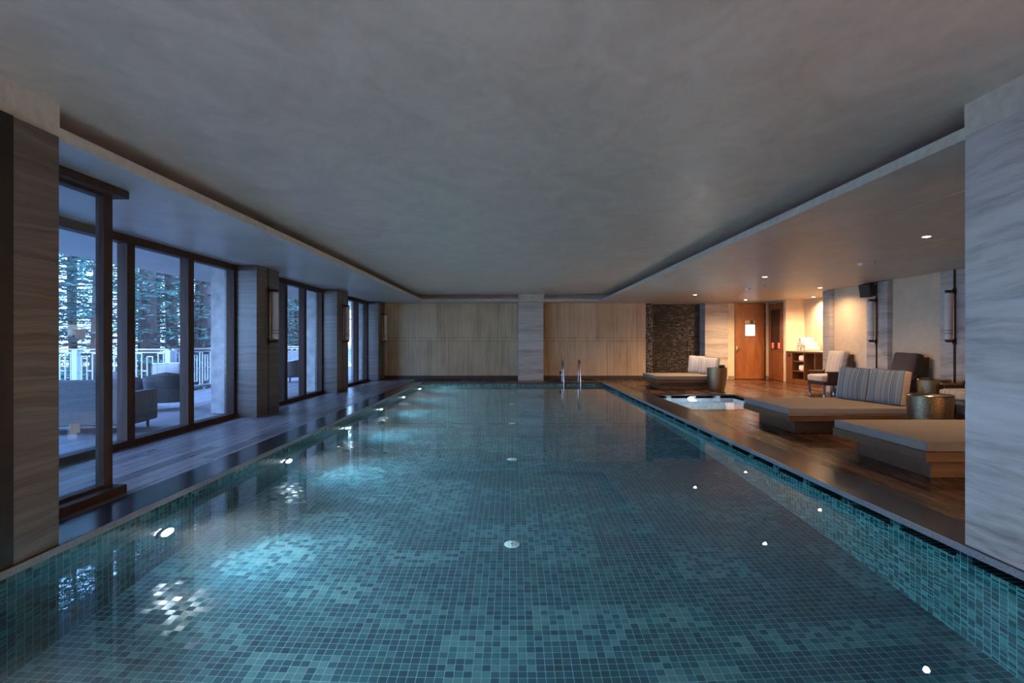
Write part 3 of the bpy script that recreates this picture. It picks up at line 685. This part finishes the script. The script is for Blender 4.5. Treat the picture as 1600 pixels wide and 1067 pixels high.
pillow('cushion', M['grey_stripe'], (5.78, 17.0, 0.405), math.radians(38), math.radians(10), 0.60, 0.55, 0.15, 'pale grey striped cushion on far daybed, left one of the pair', g)
pillow('cushion', M['grey_stripe'], (5.93, 16.42, 0.405), math.radians(50), math.radians(12), 0.60, 0.52, 0.15, 'pale grey striped cushion on far daybed, behind the tapered table', g)

# ================================================================== drum tables
def m_hammered():
    t = NT('hammered_brass'); x, y, z, v = t.xyz()
    a = t.math('ARCTAN2', y, x)
    w = t.comb(t.math('MULTIPLY', a, 2.2), t.math('MULTIPLY', z, 14.0), 0.0)
    n = t.noise(w, 5.0, 3, 0.6, 0.3)
    t.p(Base_Color=t.ramp(n, [(0.3, (0.12, 0.085, 0.05)), (0.7, (0.42, 0.31, 0.18))]), Metallic=0.85, Roughness=t.math('MULTIPLY_ADD', n, 0.25, 0.22))
    t.bump(n, 0.6, 0.006); return t.m
M['brass'] = m_hammered()
def make_drum():
    t = empty('drum_table', (0, 0, 0))
    prof = [(0.195, 0.0), (0.20, 0.01), (0.222, 0.12), (0.245, 0.26), (0.262, 0.40), (0.270, 0.52), (0.272, 0.645)]
    MB().lathe(prof, 64).build('drum_body', M['brass'], t, True)
    MB().lathe([(0.262, 0.645), (0.276, 0.648), (0.278, 0.658), (0.272, 0.664), (0.258, 0.658)], 64, cap=False).build('rim', M['rimbrass'], t, True)
    MB().lathe([(0.262, 0.645), (0.262, 0.656)], 64).build('table_top', M['tabletop'], t)
    return t
M['rimbrass'] = plain('bright_brass_rim', (0.50, 0.39, 0.24), 0.22, 1.0)
M['tabletop'] = plain('dark_glass_top', (0.05, 0.055, 0.05), 0.08, 0.3)
dt = make_drum()
for i, (x, y, l) in enumerate([(5.82, 7.58, 'round hammered brass side table between the near and middle daybeds'),
                               (8.28, 10.68, 'round hammered brass side table by the right wall between two armchairs'),
                               (5.78, 15.35, 'round tapered brass side table in front of the farthest daybed')]):
    o = dt if i == 0 else copy_tree(dt)
    o.location = (x, y, 0); tag(o, l, 'side table', 'round brass drum tables')
t = empty('ashtray', (5.92, 15.35, 0.657), 0, 'small dark ashtray box on the tapered brass table', 'ashtray')
MB().box(-0.07, 0.07, -0.06, 0.06, 0, 0.075, 0.005).build('body', M['black_plastic'], t)
MB().box(-0.05, 0.05, -0.04, 0.04, 0.075, 0.085, 0.003).build('lid', M['darkwood'], t)

# ================================================================== lounge armchairs (face local -x, depth .74, width .82)
def make_armchair(fab):
    t = empty('lounge_armchair', (0, 0, 0))
    for (x, y) in ((0.06, 0.07), (0.06, 0.75), (0.70, 0.07), (0.70, 0.75)):
        lg = MB().cyl((x, y, 0.0), (x, y, 0.30), 0.026, 0.042, 4).build('leg', M['darkwood'], t)
        MB().cyl((x, y, 0.0), (x, y, 0.035), 0.031, 0.032, 12).build('leg_cap', M['steel'], lg)
    MB().box(0.02, 0.74, 0.03, 0.79, 0.27, 0.36, 0.006, 1).build('seat_frame', M['darkwood'], t)
    for y0 in (0.0, 0.765):
        # side: low front arm sweeping up to the high back
        poly = [(0.10, 0.30), (0.13, 0.60), (0.36, 0.62)] + [(0.36 + 0.30*math.sin(a), 0.62 + 0.36*(1-math.cos(a))) for a in [PI/2*k/8 for k in range(1, 9)]] + [(0.70, 1.07), (0.78, 1.07), (0.74, 0.30)]
        MB().prism([(p[0], p[1]) for p in poly], 'y', y0, y0 + 0.055).build('arm', M['darkwood'], t)
        MB().box(0.06, 0.44, y0 - 0.008, y0 + 0.063, 0.595, 0.63, 0.01).build('armrest', M['armwood'], t)
    MB().prism([(0.66, 0.34), (0.735, 1.07), (0.78, 1.07), (0.74, 0.34)], 'y', 0.05, 0.77).build('back_frame', M['darkwood'], t)
    MB().cushion(0.66, 0.69, 0.17, 0.02, 0.045, (0.31, 0.41, 0.36), 10, 0.003).build('seat_cushion', fab, t, True)
    Mx = Matrix.Translation((0.52, 0.41, 0.50)) @ Matrix.Rotation(math.radians(12), 4, 'Y')
    MB().cushion(0.20, 0.69, 0.66, 0.025, 0.05, (0, 0, 0), 10, 0.004).xf(Mx).build('back_cushion', fab, t, True)
    return t
M['armwood'] = m_wood('armrest_wood', (0.10, 0.048, 0.03), (0.19, 0.10, 0.065), 'x', 0.3)
M['brown_fab'] = m_fabric('dark_taupe_fabric', (0.06, 0.048, 0.046), (0.10, 0.080, 0.075))
c1 = make_armchair(M['cream_stripe']); c1.location = (7.95, 13.88, 0)
tag(c1, 'dark wood armchair with cream striped cushions beside the towel alcove', 'armchair', 'lounge armchairs along the right wall')
c3 = copy_tree(c1); c3.location = (7.90, 9.30, 0); tag(c3, 'dark wood armchair with cream striped seat half hidden by the pale pillar', 'armchair')
c2 = make_armchair(M['brown_fab']); c2.location = (7.93, 11.35, 0)
tag(c2, 'dark wood armchair with plain dark taupe cushions against the right wall', 'armchair', 'lounge armchairs along the right wall')

# ================================================================== towel cabinet
t = empty('towel_cabinet', (9.47, 15.25, 0), 0, 'brown wood towel cabinet with open cubbies in the alcove', 'cabinet')
Lc = 3.55; Hc = 1.06
b = MB(); b.box(0, 0.6, 0, Lc, 0, 0.14); b.box(0, 0.6, Lc - 0.42, Lc, 0.14, Hc); b.box(0, 0.6, 0, 0.05, 0.14, Hc); b.box(0.57, 0.6, 0, Lc, 0.14, Hc); b.box(0, 0.6, 0, Lc, Hc - 0.04, Hc)
b.build('body', M['cabwood'], t)
for y in (2.38, 1.75, 0.55): MB().box(0.0, 0.57, y, y + 0.04, 0.14, Hc - 0.04).build('divider', M['cabwood'], t)
for z in (0.40, 0.72): MB().box(0.02, 0.57, 2.42, Lc - 0.42, z, z + 0.025).build('shelf', M['cabwood'], t)
MB().box(0.02, 0.57, 0.05, 0.55, 0.55, 0.575).build('shelf', M['cabwood'], t)
MB().box(-0.03, 0.62, 0, Lc, Hc, Hc + 0.035, 0.004, 1).build('counter_top', plain('pale_counter', (0.55, 0.47, 0.36), 0.35), t)
MB().box(-0.008, 0.0, Lc - 0.3, Lc - 0.12, 0.88, 0.98).build('lock_plate', M['black_plastic'], t)
M['towel'] = m_fabric('white_towelling', (0.72, 0.70, 0.67), (0.84, 0.82, 0.79), scale=90)
def roll(x, y, z, r, L, label):
    t = empty('rolled_towel', (x, y, z), 0, label, 'towel', 'rolled white towels on the counter')
    b = MB(); pts = []
    for k in range(64):
        a = k / 63 * 6 * PI; rr = 0.012 + (r - 0.012) * k / 63; pts.append((rr*math.cos(a), rr*math.sin(a)))
    b.cyl((-L/2, 0, r), (L/2, 0, r), r * 0.97, n=28)
    b.build('towel_roll', M['towel'], t, True)
    b = MB()
    for s in (-1, 1): b.tube([(s*(L/2+0.001), p[0], r + p[1]) for p in pts], 0.006, 5)
    b.build('rolled_edge', M['towel'], t, True)
    return t
first = None
zc = Hc + 0.035
lay = [(0, 0), (1, 0), (2, 0), (3, 0), (0.5, 1), (1.5, 1), (2.5, 1), (1, 2)]
nm = ['bottom row, nearest the door', 'bottom row, second from the door', 'bottom row, third from the door', 'bottom row, farthest from the door', 'middle row, nearest the door', 'middle row, centre', 'middle row, farthest from the door', 'topmost of the pile']
for i, (a, lv) in enumerate(lay):
    y = 18.45 - 0.17 * a - 0.2; z = zc + lv * 0.135
    l = 'rolled white towel on the cabinet counter, ' + nm[i]
    if first is None: first = roll(9.78, y, z, 0.08, 0.42, l)
    else:
        o = copy_tree(first); o.location = (9.78 + R.uniform(-.03, .03), y, z); o.rotation_euler = (0, 0, R.uniform(-.06, .06)); o['label'] = l
for z, l in ((0.745, 'folded white towels bundle on the upper cubby shelf'), (0.425, 'folded white towels bundle on the lower cubby shelf')):
    o = tag(MB().cushion(0.42, 0.36, 0.20, 0.02, 0.07, (0, 0, 0), 10, 0.01).build('folded_towel', M['towel'], None, True), l, 'towel', 'folded towels in the cubbies')
    o.location = (9.75, 17.98, z)
t = empty('towel_bin', (9.70, 17.18, 0.14), 0, 'green bin standing inside the open cabinet bay', 'bin')
MB().lathe([(0.13, 0.0), (0.15, 0.68), (0.14, 0.68), (0.125, 0.02)], 24).build('bin_body', plain('green_plastic', (0.05, 0.12, 0.08), 0.5), t, True)
MB().lathe([(0.145, 0.68), (0.158, 0.685), (0.158, 0.70), (0.145, 0.70)], 24, cap=False).build('bin_rim', plain('green_rim', (0.04, 0.10, 0.07), 0.5), t, True)
t = empty('water_dispenser', (9.72, 16.55, zc), 0, 'clear drinks dispenser glowing on the counter beside the pilaster', 'dispenser')
MB().lathe([(0.10, 0.03), (0.11, 0.06), (0.11, 0.30), (0.06, 0.34)], 24).build('vessel', plain('amber_vessel', (0.6, 0.42, 0.28), 0.15), t, True)
MB().lathe([(0.09, 0.0), (0.09, 0.03)], 24).build('stand', M['steel'], t, True)
MB().lathe([(0.05, 0.34), (0.05, 0.37), (0.015, 0.40)], 16).build('lid', M['steel'], t, True)

# ================================================================== outdoors
struct(MB().box(-24, LW - 0.05, -6, 14.3, -0.2, -0.01).box(-9.1, LW - 0.05, 14.3, 34, -0.2, -0.01).build('terrace_floor', M['terrace']))
struct(MB().box(-7.5, LW - 0.08, -6, 34, 2.86, 3.2).build('terrace_soffit', M['soffit']))
for yc in (10.85, 15.45, 20.05):
    pillar('terrace_column', -5.85, -5.30, yc - 0.28, yc + 0.28, M['concrete'], 2.86)
struct(MB().box(-120, 0, -60, 140, -5.2, -5.0).build('ground', plain('forest_floor', (0.06, 0.07, 0.045), 0.9)))
def railing(x0, y0, x1, y1, label):
    L = math.hypot(x1 - x0, y1 - y0); t = empty('terrace_railing', (x0, y0, 0), math.atan2(y1 - y0, x1 - x0), label, 'railing', 'white terrace railings')
    nb = max(1, round(L / 2.4)); bay = L / nb
    MB().box(0, L, -0.045, 0.045, 1.17, 1.21, 0.008).build('top_rail', M['railwood'], t)
    for k in range(nb + 1):
        p = MB().box(k*bay - 0.07, k*bay + 0.07, -0.07, 0.07, -0.01, 1.17, 0.005, 1)
        p.build('post', M['railpaint'], t)
    for k in range(nb):
        b = MB(); a0 = k*bay + 0.07; a1 = (k+1)*bay - 0.07; q = 0.016
        b.box(a0, a1, -q, q, 1.10, 1.13); b.box(a0, a1, -q, q, 0.14, 0.17)
        n = 8; m = (a1 - a0) / n
        for j in range(n):
            c0 = a0 + j*m
            lo, hi = (0.26, 1.02) if j % 2 else (0.17, 1.10)
            b.box(c0 + 0.25*m - 0.010, c0 + 0.25*m + 0.010, -q, q, lo, hi); b.box(c0 + 0.75*m - 0.010, c0 + 0.75*m + 0.010, -q, q, lo, hi)
            b.box(c0 + 0.25*m, c0 + 0.75*m, -q, q, hi - 0.026, hi); b.box(c0 + 0.25*m, c0 + 0.75*m, -q, q, lo, lo + 0.026)
            b.box(c0 + 0.75*m, c0 + 1.25*m if j < n-1 else a1, -q, q, 0.62, 0.648)
            if j == 0: b.box(a0, c0 + 0.25*m, -q, q, 0.62, 0.648)
        b.build('lattice_panel', M['railpaint'], t)
M['railpaint'] = plain('white_rail_paint', (0.46, 0.47, 0.49), 0.6, vary=0.05)
M['railwood'] = m_wood('handrail_wood', (0.35, 0.26, 0.18), (0.5, 0.38, 0.27), 'x', 0.5)
railing(-8.95, 14.2, -23.5, 14.2, 'white patterned terrace railing running left behind the wicker chairs')
railing(-8.95, 14.36, -8.95, 33.0, 'white patterned terrace railing running away beyond the second glazed bay')

# wicker tub chairs
def m_wicker():
    t = NT('dark_wicker'); x, y, z, v = t.xyz()
    a = t.math('MULTIPLY', t.math('ARCTAN2', y, x), 26.0); s1 = t.math('SINE', a); s2 = t.math('SINE', t.math('MULTIPLY', z, 260.0))
    f = t.math('MULTIPLY_ADD', t.math('MULTIPLY', s1, s2), 0.5, 0.5)
    t.p(Base_Color=t.ramp(f, [(0.2, (0.025, 0.022, 0.022)), (0.8, (0.085, 0.075, 0.07))]), Roughness=0.6); t.bump(f, 0.6, 0.006); return t.m
M['wicker'] = m_wicker()
M['outpad'] = m_fabric('blue_grey_pad', (0.30, 0.33, 0.38), (0.40, 0.43, 0.48))
def make_tub():
    t = empty('wicker_armchair', (0, 0, 0))
    # open towards local +y
    b = MB(); n = 40; A0 = math.radians(125); inn, out = 0.36, 0.42
    rings = []
    for k in range(n + 1):
        a = -PI/2 - A0 + 2*A0*k/n; u = abs(2*k/n - 1); top = 0.78 - 0.22*u**1.2
        c, s_ = math.cos(a), math.sin(a)
        rings.append([b.bm.verts.new(p) for p in ((out*c*0.92, out*s_*0.92, 0.16), (out*c*1.05, out*s_*1.05, top), (inn*c*1.05, inn*s_*1.05, top), (inn*c*0.92, inn*s_*0.92, 0.16))])
    for A, B in zip(rings, rings[1:]):
        for k in range(4): b.bm.faces.new((A[k], A[(k+1) % 4], B[(k+1) % 4], B[k]))
    b.bm.faces.new(rings[0][::-1]); b.bm.faces.new(rings[-1]); b.build('tub_back', M['wicker'], t, True)
    MB().lathe([(0.36, 0.16), (0.37, 0.36)], 32).build('seat_base', M['wicker'], t, True)
    MB().lathe([(0.30, 0.36), (0.34, 0.38), (0.345, 0.43), (0.31, 0.46)], 32).build('seat_pad', M['outpad'], t, True)
    for sx in (-1, 1):
        for sy in (-1, 1): MB().cyl((sx*0.27, sy*0.24, -0.01), (sx*0.25, sy*0.22, 0.18), 0.014, 0.022, 8).build('leg', M['wicker'], t, True)
    return t
wc = make_tub()
for i, (x, y, rz, l) in enumerate([(-7.15, 11.3, 0.5, 'dark wicker tub chair holding the white striped cushion, seen through the glass'),
                                   (-8.0, 11.6, -0.7, 'dark wicker tub chair left of the cushioned one on the terrace'),
                                   (-7.75, 10.3, 2.3, 'dark wicker tub chair seen beside the near glass screen post'),
                                   (-7.75, 19.0, 1.2, 'dark terrace chair seen through the second glazed bay')]):
    o = wc if i == 0 else copy_tree(wc)
    o.location = (x, y, 0); o.rotation_euler = (0, 0, rz); tag(o, l, 'armchair', 'wicker chairs on the terrace')
M['white_stripe'] = m_stripes('white_blue_striped_fabric', [(0.62, 0.62, 0.66), (0.64, 0.64, 0.67), (0.60, 0.60, 0.65), (0.64, 0.64, 0.67), (0.62, 0.62, 0.66), (0.25, 0.32, 0.48), (0.63, 0.63, 0.67), (0.64, 0.64, 0.67)])
pillow('cushion', M['white_stripe'], (-7.07, 11.15, 0.47), -1.07, math.radians(12), 0.52, 0.50, 0.13, 'white cushion with thin blue stripes leaning in a terrace tub chair', 'white cushions on the terrace')
pillow('cushion', M['white_stripe'], (-8.08, 11.5, 0.46), -2.27, math.radians(12), 0.46, 0.42, 0.13, 'white striped cushion in the left wicker tub chair outdoors', 'white cushions on the terrace')
# wicker sofa seen through the near screen
t = empty('wicker_sofa', (-6.9, 8.55, 0), math.radians(8), 'dark wicker sofa with blue cushions, seen through the near glass screen', 'sofa')
MB().box(-1.0, 1.0, -0.4, 0.4, 0.12, 0.40, 0.03).build('seat_base', M['wicker'], t)
MB().box(-1.0, 1.0, -0.46, -0.34, 0.12, 0.82, 0.04, 3).build('backrest', M['wicker'], t)
for s in (-1, 1): MB().box(s*0.97 - 0.07, s*0.97 + 0.07, -0.42, 0.42, 0.12, 0.62, 0.03, 3).build('arm', M['wicker'], t)
for s in (-1, 1): MB().cushion(0.88, 0.70, 0.13, 0.015, 0.03, (s*0.45, 0.03, 0.40), 8).build('seat_cushion', plain('blue_pad', (0.20, 0.34, 0.48), 0.9), t, True)
for sx in (-1, 1):
    for sy in (-1, 1): MB().cyl((sx*0.92, sy*0.34, -0.01), (sx*0.92, sy*0.34, 0.13), 0.02, 0.025, 8).build('leg', M['wicker'], t)

# conifers beyond the railing
M['bark'] = plain('conifer_bark', (0.055, 0.042, 0.036), 0.95, vary=0.5, scale=9)
def m_needles():
    t = NT('conifer_needles'); x, y, z, v = t.xyz(); n = t.noise(v, 2.0, 3)
    c = t.ramp(n, [(0.3, (0.045, 0.13, 0.10)), (0.7, (0.12, 0.27, 0.21))])
    t.p(Base_Color=c, Roughness=0.7)
    tr = t.n('BsdfTranslucent'); t.put(tr.inputs[0], c); mx = t.n('MixShader'); mx.inputs[0].default_value = 0.35
    t.put(mx.inputs[1], t.b.outputs[0]); t.put(mx.inputs[2], tr.outputs[0]); t.put(t.out.inputs[0], mx.outputs[0]); return t.m
M['needles'] = m_needles()
def make_tree(seed, H=22.0, r=0.28, z_first=3.5):
    q = random.Random(seed); t = empty('conifer_tree', (0, 0, 0))
    pts = [(0.12*math.sin(k*0.7 + seed), 0.12*math.cos(k*0.5 + seed), H*k/10) for k in range(11)]
    b = MB().tube(pts, [r*(1 - 0.085*k) for k in range(11)], 10)
    lf = MB(); z = z_first
    while z < H - 1:
        nbr = q.randint(3, 5); a0 = q.uniform(0, 6.28)
        for k in range(nbr):
            a = a0 + 6.283*k/nbr + q.uniform(-.4, .4); Lb = q.uniform(1.6, 3.4) * (1.1 - z/H*0.6)
            dx, dy = math.cos(a), math.sin(a); droop = q.uniform(-0.05, 0.35)
            P = [(dx*Lb*s, dy*Lb*s, z + 0.12*Lb*s - droop*Lb*s*s) for s in (0.0, 0.35, 0.7, 1.0)]
            b.tube(P, [0.035, 0.024, 0.014, 0.005], 4)
            for j in range(22):
                s = q.uniform(0.2, 1.05); base = Vector((dx*Lb*s, dy*Lb*s, z + 0.12*Lb*s - droop*Lb*s*s))
                sd = q.choice((-1, 1)) * q.uniform(0.03, 0.42) * (1.15 - s*0.7)
                c = base + Vector((-dy*sd, dx*sd, q.uniform(-0.10, 0.05)))
                e1 = Vector((q.uniform(-1, 1), q.uniform(-1, 1), q.uniform(-.35, .25))).normalized() * q.uniform(0.07, 0.16)
                e2 = Vector((q.uniform(-1, 1), q.uniform(-1, 1), q.uniform(-.5, .5))).normalized() * q.uniform(0.02, 0.05)
                lf.quad(c - e1, c - e2, c + e1, c + e2)
        z += q.uniform(0.28, 0.55)
    b.build('trunk', M['bark'], t, True)
    lo = lf.bm; me = bpy.data.meshes.new('foliage'); lo.to_mesh(me); lo.free(); me.materials.append(M['needles'])
    fo = bpy.data.objects.new('foliage', me); COL.objects.link(fo); fo.parent = t
    return t
protos = [make_tree(1), make_tree(2, 24, 0.34, 4.2), make_tree(3, 20, 0.22, 3.0)]
used = [False]*3; pos = []
q = random.Random(21)
tries = 0
while len(pos) < 34 and tries < 4000:
    tries += 1
    y = q.uniform(15.8, 48)
    ratio = q.uniform(-0.90, -0.50) if len(pos) < 27 else q.uniform(-0.50, -0.27)
    x = ratio * y
    if ratio > -0.5 and x > -11.5: continue
    if x > -11.0: continue
    if all((x-a)**2 + (y-b_)**2 > 3.0 for a, b_ in pos): pos.append((x, y))
pos += [(-12.2, 31.5), (-13.6, 33.0), (-12.0, 35.5), (-14.8, 36.5), (-13.2, 39.0), (-16.2, 40.0), (-11.6, 26.0), (-13.0, 22.5), (-11.4, 20.3), (-12.6, 19.0), (-14.6, 24.5)]
pos += [(-25.5 - 3.3*(j % 3), 1.0 + 1.6*j) for j in range(9)] + [(-17.5 - 2.2*j, 16.6 + (j % 2)*2.4) for j in range(4)]
for i, (x, y) in enumerate(pos):
    k = i % 3
    o = protos[k] if not used[k] else copy_tree(protos[k]); used[k] = True
    o.location = (x, y, -5.0); o.rotation_euler = (0, 0, q.uniform(0, 6.28))
    far = y > 30
    side = x / y > -0.5
    if y < 15.7: l = 'conifer beyond the open left end of the terrace, past the near screen'
    else: l = ('dark conifer standing beyond the railing, seen through the second glazed bay' if side else
         ('slender dark conifer deep in the wood behind the terrace' if far else 'tall dark conifer trunk close behind the terrace railing'))
    tag(o, l, 'tree', 'conifers beyond the terrace')
